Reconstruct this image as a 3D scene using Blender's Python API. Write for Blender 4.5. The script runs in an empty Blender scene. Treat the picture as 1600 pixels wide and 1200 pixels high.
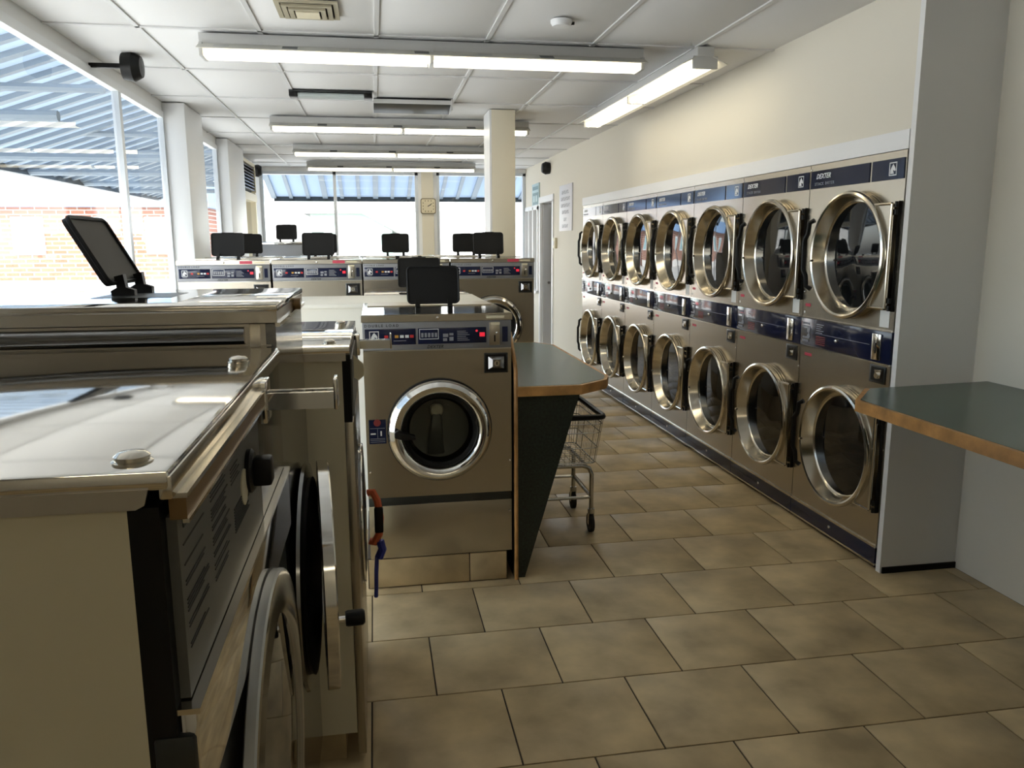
import bpy, bmesh, math, random
from mathutils import Matrix, Vector
random.seed(7)
S = bpy.context.scene
COL = S.collection
R = math.radians

# ------------------------------------------------------------------ camera
YAW, PITCH, ROLL, HCAM, FPX = 0.1697, 0.1771, -0.0045, 1.5777, 1240.23
fw = Vector((math.sin(YAW)*math.cos(PITCH), math.cos(YAW)*math.cos(PITCH), -math.sin(PITCH)))
rt0 = Vector((math.cos(YAW), -math.sin(YAW), 0)); up0 = rt0.cross(fw)
rt = math.cos(ROLL)*rt0 + math.sin(ROLL)*up0
up = -math.sin(ROLL)*rt0 + math.cos(ROLL)*up0
cd = bpy.data.cameras.new('camera'); cam = bpy.data.objects.new('camera', cd); COL.objects.link(cam)
cd.sensor_width = 36; cd.sensor_fit = 'HORIZONTAL'; cd.lens = 36*FPX/1600; cd.clip_start = 0.02; cd.clip_end = 400
m = Matrix((rt, up, -fw)).transposed().to_4x4(); m.translation = (0, 0, HCAM)
cam.matrix_world = m
S.camera = cam

# ------------------------------------------------------------------ world, sun, exposure
w = bpy.data.worlds.new('world'); S.world = w; w.use_nodes = True
nt = w.node_tree; bg = nt.nodes['Background']
sky = nt.nodes.new('ShaderNodeTexSky'); sky.sky_type = 'NISHITA'; sky.sun_disc = False
sky.sun_elevation = R(52); sky.sun_rotation = R(200); sky.air_density = 1.0; sky.dust_density = 2.5
hs = nt.nodes.new('ShaderNodeHueSaturation'); hs.inputs['Saturation'].default_value = 0.45
nt.links.new(sky.outputs[0], hs.inputs['Color']); nt.links.new(hs.outputs[0], bg.inputs['Color'])
bg.inputs['Strength'].default_value = 2.2
sd = bpy.data.lights.new('sun', 'SUN'); sd.energy = 6; sd.angle = R(1); sd.color = (1, .96, .88)
so = bpy.data.objects.new('sun', sd); COL.objects.link(so); so.rotation_euler = (R(40), 0, R(-25)); so.location = (0, 0, 20)
vs = S.view_settings; vs.view_transform = 'Standard'; vs.look = 'None'; vs.gamma = 1; vs.use_curve_mapping = False
vs.exposure = -0.8
LAMP = 9.0

# ------------------------------------------------------------------ materials
MATS = {}
def mat(name, col, rough=.5, metal=0, emit=None, es=0, bump=None, var=None, spec=.5, brushed=None, coat=0, objvar=0):
    m = bpy.data.materials.new(name); m.use_nodes = True; n = m.node_tree.nodes; L = m.node_tree.links
    b = n['Principled BSDF']; b.inputs['Base Color'].default_value = (*col, 1); b.inputs['Roughness'].default_value = rough
    b.inputs['Metallic'].default_value = metal; b.inputs['Specular IOR Level'].default_value = spec
    b.inputs['Coat Weight'].default_value = coat
    if emit: b.inputs['Emission Color'].default_value = (*emit, 1); b.inputs['Emission Strength'].default_value = es
    if var or bump or brushed:
        tc = n.new('ShaderNodeTexCoord')
    if var:
        scale, amt, det = var
        nz = n.new('ShaderNodeTexNoise'); nz.inputs['Scale'].default_value = scale; nz.inputs['Detail'].default_value = det
        mr = n.new('ShaderNodeMapRange'); mr.inputs[1].default_value = .3; mr.inputs[2].default_value = .7
        mr.inputs[3].default_value = 1-amt; mr.inputs[4].default_value = 1+amt
        mx = n.new('ShaderNodeMix'); mx.data_type = 'RGBA'; mx.blend_type = 'MULTIPLY'; mx.inputs[0].default_value = 1
        mx.inputs[6].default_value = (*col, 1)
        if objvar:
            oi = n.new('ShaderNodeObjectInfo'); va = n.new('ShaderNodeVectorMath'); va.operation = 'ADD'
            sc = n.new('ShaderNodeMath'); sc.operation = 'MULTIPLY'; sc.inputs[1].default_value = 40
            L.new(oi.outputs['Random'], sc.inputs[0]); L.new(tc.outputs['Object'], va.inputs[0]); L.new(sc.outputs[0], va.inputs[1])
            L.new(va.outputs[0], nz.inputs['Vector'])
        else:
            L.new(tc.outputs['Object'], nz.inputs['Vector'])
        L.new(nz.outputs[0], mr.inputs[0]); L.new(mr.outputs[0], mx.inputs[7]); L.new(mx.outputs[2], b.inputs['Base Color'])
    if bump:
        scale, st = bump
        nb = n.new('ShaderNodeTexNoise'); nb.inputs['Scale'].default_value = scale; nb.inputs['Detail'].default_value = 3
        bp = n.new('ShaderNodeBump'); bp.inputs['Strength'].default_value = st; bp.inputs['Distance'].default_value = .002
        L.new(tc.outputs['Object'], nb.inputs['Vector']); L.new(nb.outputs[0], bp.inputs['Height']); L.new(bp.outputs[0], b.inputs['Normal'])
    if brushed:
        mp = n.new('ShaderNodeMapping'); mp.inputs['Scale'].default_value = brushed
        nb = n.new('ShaderNodeTexNoise'); nb.inputs['Scale'].default_value = 6; nb.inputs['Detail'].default_value = 4
        mr = n.new('ShaderNodeMapRange'); mr.inputs[1].default_value = .3; mr.inputs[2].default_value = .7
        mr.inputs[3].default_value = rough*.95; mr.inputs[4].default_value = rough*1.06
        L.new(tc.outputs['Object'], mp.inputs['Vector']); L.new(mp.outputs[0], nb.inputs['Vector']); L.new(nb.outputs[0], mr.inputs[0])
        L.new(mr.outputs[0], b.inputs['Roughness'])
    MATS[name] = m
    return m
def glass_mat(name, tint, refl=1.22):
    m = bpy.data.materials.new(name); m.use_nodes = True; n = m.node_tree.nodes; L = m.node_tree.links
    n.remove(n['Principled BSDF']); o = n['Material Output']
    t = n.new('ShaderNodeBsdfTransparent'); t.inputs[0].default_value = (*tint, 1)
    g = n.new('ShaderNodeBsdfGlossy'); g.inputs['Roughness'].default_value = .02
    f = n.new('ShaderNodeFresnel'); f.inputs[0].default_value = refl
    x = n.new('ShaderNodeMixShader'); L.new(f.outputs[0], x.inputs[0]); L.new(t.outputs[0], x.inputs[1]); L.new(g.outputs[0], x.inputs[2])
    L.new(x.outputs[0], o.inputs[0]); MATS[name] = m
    return m
def brick_mat():
    m = mat('brick', (.5, .25, .18), .8); n = m.node_tree.nodes; L = m.node_tree.links
    tc = n.new('ShaderNodeTexCoord'); mp = n.new('ShaderNodeMapping'); mp.inputs['Rotation'].default_value = (R(90), 0, 0)
    b = n.new('ShaderNodeTexBrick'); b.inputs['Scale'].default_value = 1
    b.inputs['Color1'].default_value = (.28, .10, .06, 1); b.inputs['Color2'].default_value = (.36, .15, .09, 1); b.inputs['Mortar'].default_value = (.45, .40, .36, 1)
    b.inputs['Brick Width'].default_value = .45; b.inputs['Row Height'].default_value = .15; b.inputs['Mortar Size'].default_value = .02
    L.new(tc.outputs['Object'], mp.inputs[0]); L.new(mp.outputs[0], b.inputs['Vector']); L.new(b.outputs[0], n['Principled BSDF'].inputs['Base Color'])
    return m

mat('tile', (.54, .415, .235), .42, var=(4.5, .30, 10), bump=(30, .12), objvar=1, spec=.4)
mat('grout', (.055, .042, .03), .9)
mat('ceiling_tile', (.80, .80, .80), .9, bump=(90, .25))
mat('tbar', (.68, .68, .68), .5)
mat('wall', (.74, .70, .60), .7, bump=(60, .06))
mat('wall_white', (.80, .80, .79), .6)
mat('white_paint', (.82, .83, .84), .4)
mat('column_paint', (.74, .68, .54), .6)
mat('steel', (.47, .43, .365), .27, 1)
mat('steel_h', (.60, .56, .49), .28, 1)
mat('mirror_steel', (.74, .72, .68), .07, 1)
mat('chrome', (.78, .77, .74), .10, 1)
mat('ring_steel', (.66, .62, .54), .16, 1)
mat('dark_chrome', (.25, .25, .25), .15, 1)
mat('satin', (.50, .51, .50), .42, .55)
mat('dark_gloss', (.03, .03, .03), .12, spec=.6)
mat('navy', (.010, .014, .040), .10, spec=.4)
mat('black', (.008, .008, .008), .4, spec=.22)
mat('tray_black', (.008, .008, .008), .55, spec=.25)
mat('black_matte', (.012, .012, .012), .75)
mat('rubber', (.015, .015, .015), .6, spec=.3)
mat('cream_panel', (.68, .62, .45), .45)
mat('grey_panel', (.27, .275, .29), .4, .5)
mat('label_grey', (.115, .115, .105), .45)
mat('print_dark', (.025, .025, .025), .6)
mat('print_white', (.75, .76, .78), .5)
mat('print_red', (.55, .03, .03), .5)
mat('print_red_dim', (.20, .02, .02), .5)
mat('print_orange', (.55, .28, .05), .5)
mat('print_grey', (.28, .29, .32), .5)
mat('led', (.5, .01, .02), .4, emit=(1, .03, .06), es=1.2)
mat('sticker_cream', (.75, .68, .48), .5)
mat('sticker_red', (.55, .06, .10), .5)
mat('sticker_white', (.78, .78, .76), .5)
mat('door_glass', (.006, .007, .008), .03, spec=.42)
mat('drum', (.14, .14, .12), .35, .3)
mat('bronze', (.22, .13, .05), .4, .3)
mat('wood', (.50, .26, .085), .4, var=(14, .3, 5))
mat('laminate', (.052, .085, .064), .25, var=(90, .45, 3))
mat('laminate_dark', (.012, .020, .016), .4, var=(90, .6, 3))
mat('white_laminate', (.78, .77, .70), .4)
mat('wire', (.55, .54, .52), .25, 1)
mat('tube_lamp', (1, 1, 1), .5, emit=(1, .88, .64), es=LAMP)
mat('tube_off', (.45, .50, .50), .15)
mat('fixture', (.55, .55, .54), .4)
mat('reflector', (.66, .65, .60), .45)
mat('dark_metal', (.06, .065, .065), .3, .8)
mat('vent_tan', (.42, .38, .27), .5)
mat('sign_white', (.72, .72, .76), .4)
mat('sign_blue', (.50, .66, .68), .4)
mat('sign_teal', (.18, .30, .33), .5)
mat('clock_face', (.68, .60, .42), .4)
mat('clock_rim', (.18, .15, .09), .4)
mat('ivory', (.75, .68, .50), .45)
mat('orange', (.62, .12, .04), .5)
mat('blue_cord', (.03, .04, .28), .5)
mat('yellow', (.6, .42, .03), .5)
mat('alum', (.62, .66, .70), .35, .3)
mat('awning_rib', (.22, .27, .32), .5)
mat('pavement', (.55, .54, .50), .8, var=(.6, .1, 3))
mat('stucco', (.72, .71, .68), .8)
mat('green_paint', (.36, .50, .44), .7)
mat('blue_fascia', (.22, .36, .58), .6)
mat('roof', (.35, .34, .33), .8)
mat('house_glass', (.35, .55, .58), .1)
mat('car_red', (.45, .05, .06), .3)
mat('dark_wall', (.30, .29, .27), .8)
mat('blind', (.45, .50, .58), .5)
glass_mat('pane', (.94, .97, .97))
brick_mat()
def translucent_mat(name, col, fac):
    m = bpy.data.materials.new(name); m.use_nodes = True; n = m.node_tree.nodes; L = m.node_tree.links
    n.remove(n['Principled BSDF']); o = n['Material Output']
    d = n.new('ShaderNodeBsdfDiffuse'); d.inputs[0].default_value = (*col, 1); t = n.new('ShaderNodeBsdfTranslucent'); t.inputs[0].default_value = (*col, 1)
    x = n.new('ShaderNodeMixShader'); x.inputs[0].default_value = fac; L.new(d.outputs[0], x.inputs[1]); L.new(t.outputs[0], x.inputs[2]); L.new(x.outputs[0], o.inputs[0]); MATS[name] = m
translucent_mat('awning', (.40, .50, .64), .08)

# ------------------------------------------------------------------ mesh helpers
class MB:
    def __init__(s): s.v = []; s.f = []
    def add(s, vs, fs):
        o = len(s.v); s.v += [tuple(p) for p in vs]; s.f += [tuple(i+o for i in f) for f in fs]; return s
    def box(s, x0, x1, y0, y1, z0, z1):
        vs = [(x, y, z) for z in (z0, z1) for y in (y0, y1) for x in (x0, x1)]
        return s.add(vs, [(0, 2, 3, 1), (4, 5, 7, 6), (0, 1, 5, 4), (2, 6, 7, 3), (0, 4, 6, 2), (1, 3, 7, 5)])
    def prism(s, pts, axis, a0, a1):
        n = len(pts)
        def P(p, a): return {'x': (a, p[0], p[1]), 'y': (p[0], a, p[1]), 'z': (p[0], p[1], a)}[axis]
        return s.add([P(p, a0) for p in pts]+[P(p, a1) for p in pts],
                     [tuple(range(n))[::-1], tuple(range(n, 2*n))]+[(i, (i+1) % n, n+(i+1) % n, n+i) for i in range(n)])
    def lathe(s, prof, c, axis='y', n=48, cap0=False, cap1=False):
        vs = []; fs = []; k = len(prof)
        for i in range(n):
            a = 2*math.pi*i/n; ca, sa = math.cos(a), math.sin(a)
            for r, h in prof:
                p = {'y': (r*ca, h, r*sa), 'z': (r*ca, r*sa, h), 'x': (h, r*ca, r*sa)}[axis]
                vs.append((p[0]+c[0], p[1]+c[1], p[2]+c[2]))
        for i in range(n):
            j = (i+1) % n
            for q in range(k-1): fs.append((i*k+q, j*k+q, j*k+q+1, i*k+q+1))
        if cap0: fs.append(tuple(i*k for i in range(n))[::-1])
        if cap1: fs.append(tuple(i*k+k-1 for i in range(n)))
        return s.add(vs, fs)
    def cyl(s, c, r, h0, h1, axis='z', n=20):
        return s.lathe([(r, h0), (r, h1)], c, axis, n, True, True)
    def dome(s, c, r, h, axis='z', n=20, sgn=1):
        return s.lathe([(r, 0), (r, sgn*h*.35), (r*.85, sgn*h*.75), (r*.5, sgn*h*.96), (.0005, sgn*h)], c, axis, n)
    def tube(s, path, r, n=8, closed=False):
        P = [Vector(p) for p in path]; k = len(P); vs = []; fs = []
        up = None
        for i, p in enumerate(P):
            if closed: t = (P[(i+1) % k]-P[i-1]).normalized()
            else: t = (P[min(i+1, k-1)]-P[max(i-1, 0)]).normalized()
            if up is None:
                up = Vector((0, 0, 1)) if abs(t.z) < .9 else Vector((1, 0, 0))
            a = t.cross(up)
            if a.length < 1e-4: a = t.cross(Vector((0, 1, 0)))
            a.normalize(); b = a.cross(t).normalized(); up = b
            for q in range(n):
                an = 2*math.pi*q/n; vs.append(p+a*(r*math.cos(an))+b*(r*math.sin(an)))
        for i in range(k if closed else k-1):
            j = (i+1) % k
            for q in range(n): fs.append((i*n+q, i*n+(q+1) % n, j*n+(q+1) % n, j*n+q))
        if not closed: fs += [tuple(range(n))[::-1], tuple((k-1)*n+q for q in range(n))]
        return s.add(vs, fs)
    def holed(s, x0, x1, z0, z1, cx, cz, r, y0, y1, n=48):
        """plate facing -y with a round hole"""
        ang = sorted([2*math.pi*i/n for i in range(n)] + [math.atan2(zz-cz, xx-cx) % (2*math.pi) for xx in (x0, x1) for zz in (z0, z1)])
        k = len(ang); inner = []; outer = []
        for a in ang:
            ca, sa = math.cos(a), math.sin(a); inner.append((cx+r*ca, cz+r*sa))
            t = min([q for q in [((x1-cx)/ca if ca > 1e-9 else 1e9), ((x0-cx)/ca if ca < -1e-9 else 1e9), ((z1-cz)/sa if sa > 1e-9 else 1e9), ((z0-cz)/sa if sa < -1e-9 else 1e9)]])
            outer.append((cx+t*ca, cz+t*sa))
        vs = [(p[0], y0, p[1]) for p in inner]+[(p[0], y0, p[1]) for p in outer]+[(p[0], y1, p[1]) for p in inner]+[(p[0], y1, p[1]) for p in outer]
        fs = []
        for i in range(k):
            j = (i+1) % k
            fs += [(i, j, k+j, k+i), (2*k+j, 2*k+i, 3*k+i, 3*k+j), (j, i, 2*k+i, 2*k+j), (k+i, k+j, 3*k+j, 3*k+i)]
        return s.add(vs, fs)
    def build(s, name, material, parent=None, bevel=0, label=None, matrix=None, kind=None):
        me = bpy.data.meshes.new(name)
        bm = bmesh.new()
        bv = [bm.verts.new(p) for p in s.v]
        for f in s.f:
            try: bm.faces.new([bv[i] for i in f])
            except ValueError: pass
        if matrix: bmesh.ops.transform(bm, matrix=matrix, verts=bm.verts)
        bmesh.ops.recalc_face_normals(bm, faces=bm.faces)
        if bevel:
            ed = [e for e in bm.edges if len(e.link_faces) == 2 and e.calc_face_angle(0) > R(50)]
            bmesh.ops.bevel(bm, geom=ed, offset=bevel, segments=2, profile=.5, affect='EDGES', clamp_overlap=True)
        for f in bm.faces: f.smooth = True
        bm.to_mesh(me); bm.free()
        me.set_sharp_from_angle(angle=R(38))
        me.materials.append(MATS[material])
        o = bpy.data.objects.new(name, me); COL.objects.link(o)
        if parent: o.parent = parent
        if label: o['label'] = label
        if kind: o['kind'] = kind
        return o
def B(name, material, x0, x1, y0, y1, z0, z1, parent=None, bevel=0, label=None):
    return MB().box(x0, x1, y0, y1, z0, z1).build(name, material, parent, bevel, label)
def PX(name, x, y0, y1, z0, z1, parent):
    return MB().add([(x, y0, z0), (x, y1, z0), (x, y1, z1), (x, y0, z1)], [(0, 1, 2, 3)]).build(name, 'pane', parent)
def thing(name, label, cat, loc=(0, 0, 0), rz=0, group=None):
    o = bpy.data.objects.new(name, None); COL.objects.link(o); o.location = loc; o.rotation_euler = (0, 0, rz)
    o.empty_display_size = .1; o['label'] = label; o['category'] = cat
    if group: o['group'] = group
    return o
def tag(o, label, cat, group=None):
    o['label'] = label; o['category'] = cat
    if group: o['group'] = group
    return o
def struct(o): o['kind'] = 'structure'; return o
def copy_tree(o, parent=None):
    c = o.copy(); COL.objects.link(c); c.parent = parent
    for ch in list(o.children): copy_tree(ch, c)
    return c
TXT = {}
def text(name, s, size, material, parent, x, y, z, shear=0, spacing=1, align='LEFT', matrix=None):
    """lettering on a plate that faces local -y; x,z is the left end of the baseline"""
    key = (s, size, shear, spacing, align)
    if key not in TXT:
        cu = bpy.data.curves.new('lettering', 'FONT'); cu.body = s; cu.size = size; cu.shear = shear; cu.space_character = spacing
        cu.align_x = align; cu.extrude = .0006; cu.offset = size*.018; cu.resolution_u = 2
        to = bpy.data.objects.new('tmp', cu); COL.objects.link(to)
        dg = bpy.context.evaluated_depsgraph_get(); TXT[key] = bpy.data.meshes.new_from_object(to.evaluated_get(dg))
        bpy.data.objects.remove(to)
    me = TXT[key].copy(); me.materials.clear(); me.materials.append(MATS[material])
    mm = Matrix.Translation((x, y, z)) @ Matrix.Rotation(R(90), 4, 'X')
    me.transform(matrix @ mm if matrix else mm)
    o = bpy.data.objects.new(name, me); COL.objects.link(o); o.parent = parent
    return o
def emblem(parent, cx, cz, y, h):
    """white framed horse-head badge on a plate facing -y"""
    q = h/2; mb = MB(); t = h*.08
    for a in ((-q, q, q-t, q), (-q, q, -q, -q+t), (-q, -q+t, -q, q), (q-t, q, -q, q)):
        mb.box(cx+a[0]*.9, cx+a[1]*.9, y-.0012, y, cz+a[2], cz+a[3])
    pts = [(-.30, -.36), (-.28, -.05), (-.12, .22), (.02, .36), (.10, .24), (.24, .10), (.33, -.10), (.22, -.18), (.06, -.06), (.02, -.16), (.14, -.36)]
    mb.prism([(cx+p[0]*h, cz+p[1]*h) for p in pts], 'y', y-.0012, y)
    return mb.build('emblem', 'print_white', parent)

RX, DX, LX, FY, CZ = 2.37, 2.346, -1.62, 12.5, 2.68     # right wall, dryer fronts, left wall, far wall, ceiling
RNX = 2.75                                              # right wall beside the camera
BY = -2.6                                               # wall behind the camera

# ------------------------------------------------------------------ floor
fl = struct(B('floor', 'grout', LX-.1, RNX+.1, BY-.1, FY+.1, -.12, -.004))
TA, TB_, TY = .4576, .4283, 3.8654
tm = MB().box(-TA/2+.0028, TA/2-.0028, -TB_/2+.0028, TB_/2-.0028, -.006, 0)
tile0 = tm.build('floor_tile', 'tile', fl, .0015); first = True
rest = MB()
for r in range(-21, 16):
    y0 = TY-TB_*r; yc = y0-TB_/2; off = (.168 if r % 2 == 0 else .399)
    if yc-TB_/2 > FY or yc < BY: continue
    for c in range(-5, 7):
        xc = off+TA*c-TA/2
        x0, x1 = max(xc-TA/2, LX), min(xc+TA/2, RNX); ya, yb = max(yc-TB_/2, BY), min(yc+TB_/2, FY)
        if x1-x0 < .03: continue
        vis = -.15 < xc < 2.6 and 1.4 < yc < 8.6
        if vis:
            t = tile0 if first else tile0.copy()
            if not first: COL.objects.link(t)
            first = False; t.location = (xc, yc, 0)
        else: rest.box(x0+.0028, x1-.0028, ya+.0028, yb-.0028, -.006, 0)
rest.build('floor_tiles', 'tile', fl, kind='stuff')

# ------------------------------------------------------------------ ceiling
ce = struct(B('ceiling', 'wall_white', LX-.1, RNX+.1, BY-.1, FY+.1, CZ+.03, CZ+.1))
gx = [.665+.61*k for k in range(-4, 4)]; gy = [4.63+1.03*k for k in range(-7, 8)]
for x in gx:
    if LX < x < RNX: B('grid_runner', 'tbar', x-.012, x+.012, BY, FY, CZ, CZ+.012, ce)
for y in gy:
    if BY < y < FY: B('grid_cross_bar', 'tbar', LX, RNX, y-.012, y+.012, CZ, CZ+.0115, ce)
xs = [LX]+[x for x in gx if LX+.05 < x < RNX-.05]+[RNX]; ys = [BY]+[y for y in gy if BY+.05 < y < FY-.05]+[FY]
cache = {}
for i in range(len(xs)-1):
    for j in range(len(ys)-1):
        key = (round(xs[i+1]-xs[i], 3), round(ys[j+1]-ys[j], 3)); cx, cy = (xs[i]+xs[i+1])/2, (ys[j]+ys[j+1])/2
        if key not in cache:
            o = B('ceiling_tile', 'ceiling_tile', -key[0]/2+.004, key[0]/2-.004, -key[1]/2+.004, key[1]/2-.004, 0, .014, ce, .002); cache[key] = o
        else:
            o = cache[key].copy(); COL.objects.link(o)
        o.location = (cx, cy, CZ+.008)

# ------------------------------------------------------------------ right wall
D0, DW, ND = 3.287, .80, 7
D1 = D0+DW*ND
wr = MB()
wr.box(RX, RX+.12, 3.284, D1+.02, 1.98, CZ+.03)               # over the dryers
wr.box(RX, RX+.12, D1+.02, 10.55, 0, CZ+.03)
wr.box(RX, RX+.12, 10.55, 11.34, 2.13, CZ+.03)
wr.box(RX, RX+.12, 11.34, 11.47, 0, CZ+.03)
wr.box(RX, RX+.12, 11.47, FY, 0, .85); wr.box(RX, RX+.12, 11.47, FY, 2.08, CZ+.03)
struct(wr.build('wall_right', 'wall'))
struct(B('wall_right_return', 'wall_white', DX+.002, RNX, 3.25, 3.283, 0, CZ+.03))
struct(B('wall_right_front', 'wall', RNX, RNX+.12, BY, 3.283, 0, CZ+.03))
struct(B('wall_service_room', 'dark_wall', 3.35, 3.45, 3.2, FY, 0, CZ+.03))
struct(B('wall_back', 'wall', LX-.1, RNX+.12, BY-.1, BY, 0, CZ+.03))
struct(B('trim_1', 'white_paint', RX-.022, RX, 3.29, D1+.05, 1.978, 2.062))
struct(B('baseboard_return', 'black', DX+.01, RNX, 3.242, 3.25, 0, .03))
struct(B('baseboard_right', 'wall_white', RX-.012, RX, D1+.06, 10.5, 0, .09))
# open doorway to a back room
d1 = struct(thing('door_1', 'grey door standing open in the doorway of the right wall', 'door', (RX, 10.95, 0))); 
for k in ('label', 'category'): del d1[k]
B('door_frame', 'white_paint', -.015, .13, -.46, -.385, 0, 2.125, d1); B('door_frame', 'white_paint', -.015, .018, .375, .45, 0, 2.125, d1)
B('door_frame', 'white_paint', -.015, .13, -.46, .45, 2.115, 2.2, d1)
B('door_slab', 'fixture', .02, .80, .325, .365, .01, 2.1, d1); MB().cyl((.10, .30, 1.0), .02, -.02, .02, 'y', 10).build('door_knob', 'chrome', d1)
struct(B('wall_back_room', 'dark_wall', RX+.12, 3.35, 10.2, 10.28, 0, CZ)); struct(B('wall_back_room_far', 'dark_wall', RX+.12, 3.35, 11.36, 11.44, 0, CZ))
bl = thing('window_blind', 'blue-grey slatted blind hanging in the dark back room', 'blind', (2.69, 11.21, 0))
for k in range(26): B('slat', 'blind', -.18, .3, -.012, .012, 1.0+.042*k, 1.018+.042*k, bl)
B('head_rail', 'blind', -.18, .3, -.025, .025, 2.07, 2.11, bl); B('backing', 'black_matte', -.178, .298, .014, .02, .99, 2.1, bl)
# office window
w5 = struct(thing('window_5', 'x', 'x', (RX, 11.97, 0)))
for k in ('label', 'category'): del w5[k]
for a in ((-.5, -.44), (-.16, -.10), (.16, .2), (.47, .53)): B('window_frame', 'white_paint', -.02, .12, a[0], a[1], .85, 2.08, w5)
B('window_frame', 'white_paint', -.02, .12, -.5, .53, 2.04, 2.1, w5); B('window_sill', 'white_paint', -.05, .12, -.5, .53, .83, .87, w5)
PX('pane', .05, -.44, .47, .87, 2.04, w5)

# ------------------------------------------------------------------ far wall with windows
wf = MB().box(LX-.1, RX+.1, FY, FY+.12, 0, .55); wf.box(LX-.1, RX+.1, FY, FY+.12, 2.62, CZ+.03)
struct(wf.build('wall_far', 'wall_white'))
def far_window(n, x0, x1, mulls):
    t = struct(bpy.data.objects.new('window_%d' % n, None)); COL.objects.link(t); t.location = ((x0+x1)/2, FY, .55); c = (x0+x1)/2
    for a in [x0, x1-.045]: B('window_frame', 'alum', a-c, a-c+.045, -.01, .1, 0, 2.07, t)
    for a in mulls: B('mullion', 'alum', a-c-.022, a-c+.022, -.01, .1, 0, 2.07, t)
    B('window_frame', 'alum', x0-c, x1-c, -.01, .1, 2.03, 2.07, t); B('window_sill', 'alum', x0-c, x1-c, -.04, .1, 0, .04, t)
    e = [x0+.045]+[q for a in mulls for q in (a-.022, a+.022)]+[x1-.045]
    for i in range(0, len(e), 2): MB().add([(e[i]-c, .045, .04), (e[i+1]-c, .045, .04), (e[i+1]-c, .045, 2.03), (e[i]-c, .045, 2.03)], [(0, 1, 2, 3)]).build('pane', 'pane', t)
far_window(1, LX, .70, [-.54]); far_window(2, .98, RX, [])
po = struct(B('post', 'column_paint', .75, .93, FY-.06, FY+.11, 0, CZ)); B('post_edge', 'white_paint', .70, .75, FY-.03, FY+.11, 0, CZ, po); B('post_edge', 'white_paint', .93, .98, FY-.03, FY+.11, 0, CZ, po)

# ------------------------------------------------------------------ left wall with windows
wl = MB().box(LX-.04, LX, BY, FY, 0, .42); wl.box(LX-.04, LX, BY, FY, 2.61, CZ+.03); wl.box(LX-.04, LX, BY, 1.2, .42, 2.61)
wl.box(LX-.04, LX, 6.99, 7.62, .42, 2.61); wl.box(LX-.04, LX, 9.2, 10.3, .42, 2.61); wl.box(LX-.04, LX, 11.9, FY, .42, 2.61)
struct(wl.build('wall_left', 'wall_white'))
def left_window(n, y0, y1, mulls):
    t = struct(bpy.data.objects.new('window_%d' % n, None)); COL.objects.link(t); t.location = (LX, (y0+y1)/2, .42); c = (y0+y1)/2; h = 2.19
    for a in [y0, y1-.05]: B('window_frame', 'alum', -.035, .01, a-c, a-c+.05, 0, h, t)
    for a in mulls: B('mullion', 'alum', -.035, .01, a-c-.03, a-c+.03, 0, h, t)
    B('window_frame', 'white_paint', -.035, .012, y0-c, y1-c, h-.05, h, t); B('window_sill', 'alum', -.035, .04, y0-c, y1-c, 0, .04, t)
    e = [y0+.05]+[q for a in mulls for q in (a-.03, a+.03)]+[y1-.05]
    for i in range(0, len(e), 2): PX('pane', -.02, e[i]-c, e[i+1]-c, .04, h-.05, t)
left_window(3, 1.2, 6.99, [3.5, 5.83]); left_window(4, 7.62, 9.2, [])
p1 = struct(B('pilaster', 'white_paint', LX, -1.45, 6.97, 7.64, 0, CZ, None, .004))
p2 = struct(B('pilaster', 'white_paint', LX, -1.50, 9.2, 10.25, 0, CZ, None, .004))
d2 = struct(bpy.data.objects.new('door_2', None)); COL.objects.link(d2); d2.location = (LX, 11.1, 0)
B('door_frame', 'ivory', -.1, .02, -.8, -.72, 0, 2.2, d2); B('door_frame', 'ivory', -.1, .02, .72, .8, 0, 2.61, d2); B('door_frame', 'ivory', -.1, .03, -.8, .8, 2.14, 2.24, d2)
PX('pane', -.05, -.72, .72, .1, 2.14, d2)
lv = thing('louvre_vent', 'dark louvred air vent in a pale frame above the left door', 'vent', (LX+.02, 10.95, 2.25))
B('frame', 'ivory', -.02, .06, -.55, -.5, 0, .36, lv); B('frame', 'ivory', -.02, .06, .5, .55, 0, .36, lv); B('frame', 'ivory', -.02, .06, -.55, .55, .33, .37, lv)
B('backing', 'black_matte', -.02, 0, -.5, .5, 0, .34, lv)
for k in range(8): B('slat', 'dark_metal', .0, .05, -.5, .5, .015+.04*k, .03+.04*k, lv)

# ------------------------------------------------------------------ column in the room
struct(B('column', 'column_paint', 1.02, 1.225, 6.93, 7.28, 0, CZ, None, .004))
struct(B('column_left_face', 'white_paint', 1.004, 1.02, 6.93, 7.28, 0, CZ))  # white sheet covering the column's whole left side

# ------------------------------------------------------------------ outside
gr = struct(B('pavement', 'pavement', -70, 60, -20, 90, -.35, -.13))
def awning(label, length, origin, rz, depth, drop, truss=()):
    t = thing('awning', label, 'awning', origin, rz); n = int(length/.145)
    sl = math.atan2(drop, depth); L = math.hypot(depth, drop); M = Matrix.Rotation(-sl, 4, 'X')
    mb = MB().add([(0, 0, 0), (length, 0, 0), (length, L, 0), (0, L, 0)], [(0, 1, 2, 3)]); mb.build('sheet', 'awning', t, matrix=M)
    for k in range(n+1):
        x = k*.29
        if x > length: break
        wd = .03 if k % 3 else .045
        MB().box(x-wd, x+wd, 0, L, -.035, 0).build('rib', 'awning_rib', t, matrix=M)
    for x in truss:
        MB().tube([(x, .02, -drop-.04), (x, depth, -drop-.04)], .032, 8).build('frame_bar', 'awning_rib', t); MB().tube([(x+.9, .02, -drop*.55), (x+.9, depth*.6, -drop*.55)], .028, 8).build('frame_bar', 'awning_rib', t)
    MB().box(0, length, L-.01, L+.02, -.08, .03).build('fascia_bar', 'dark_metal', t, matrix=M)
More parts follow.
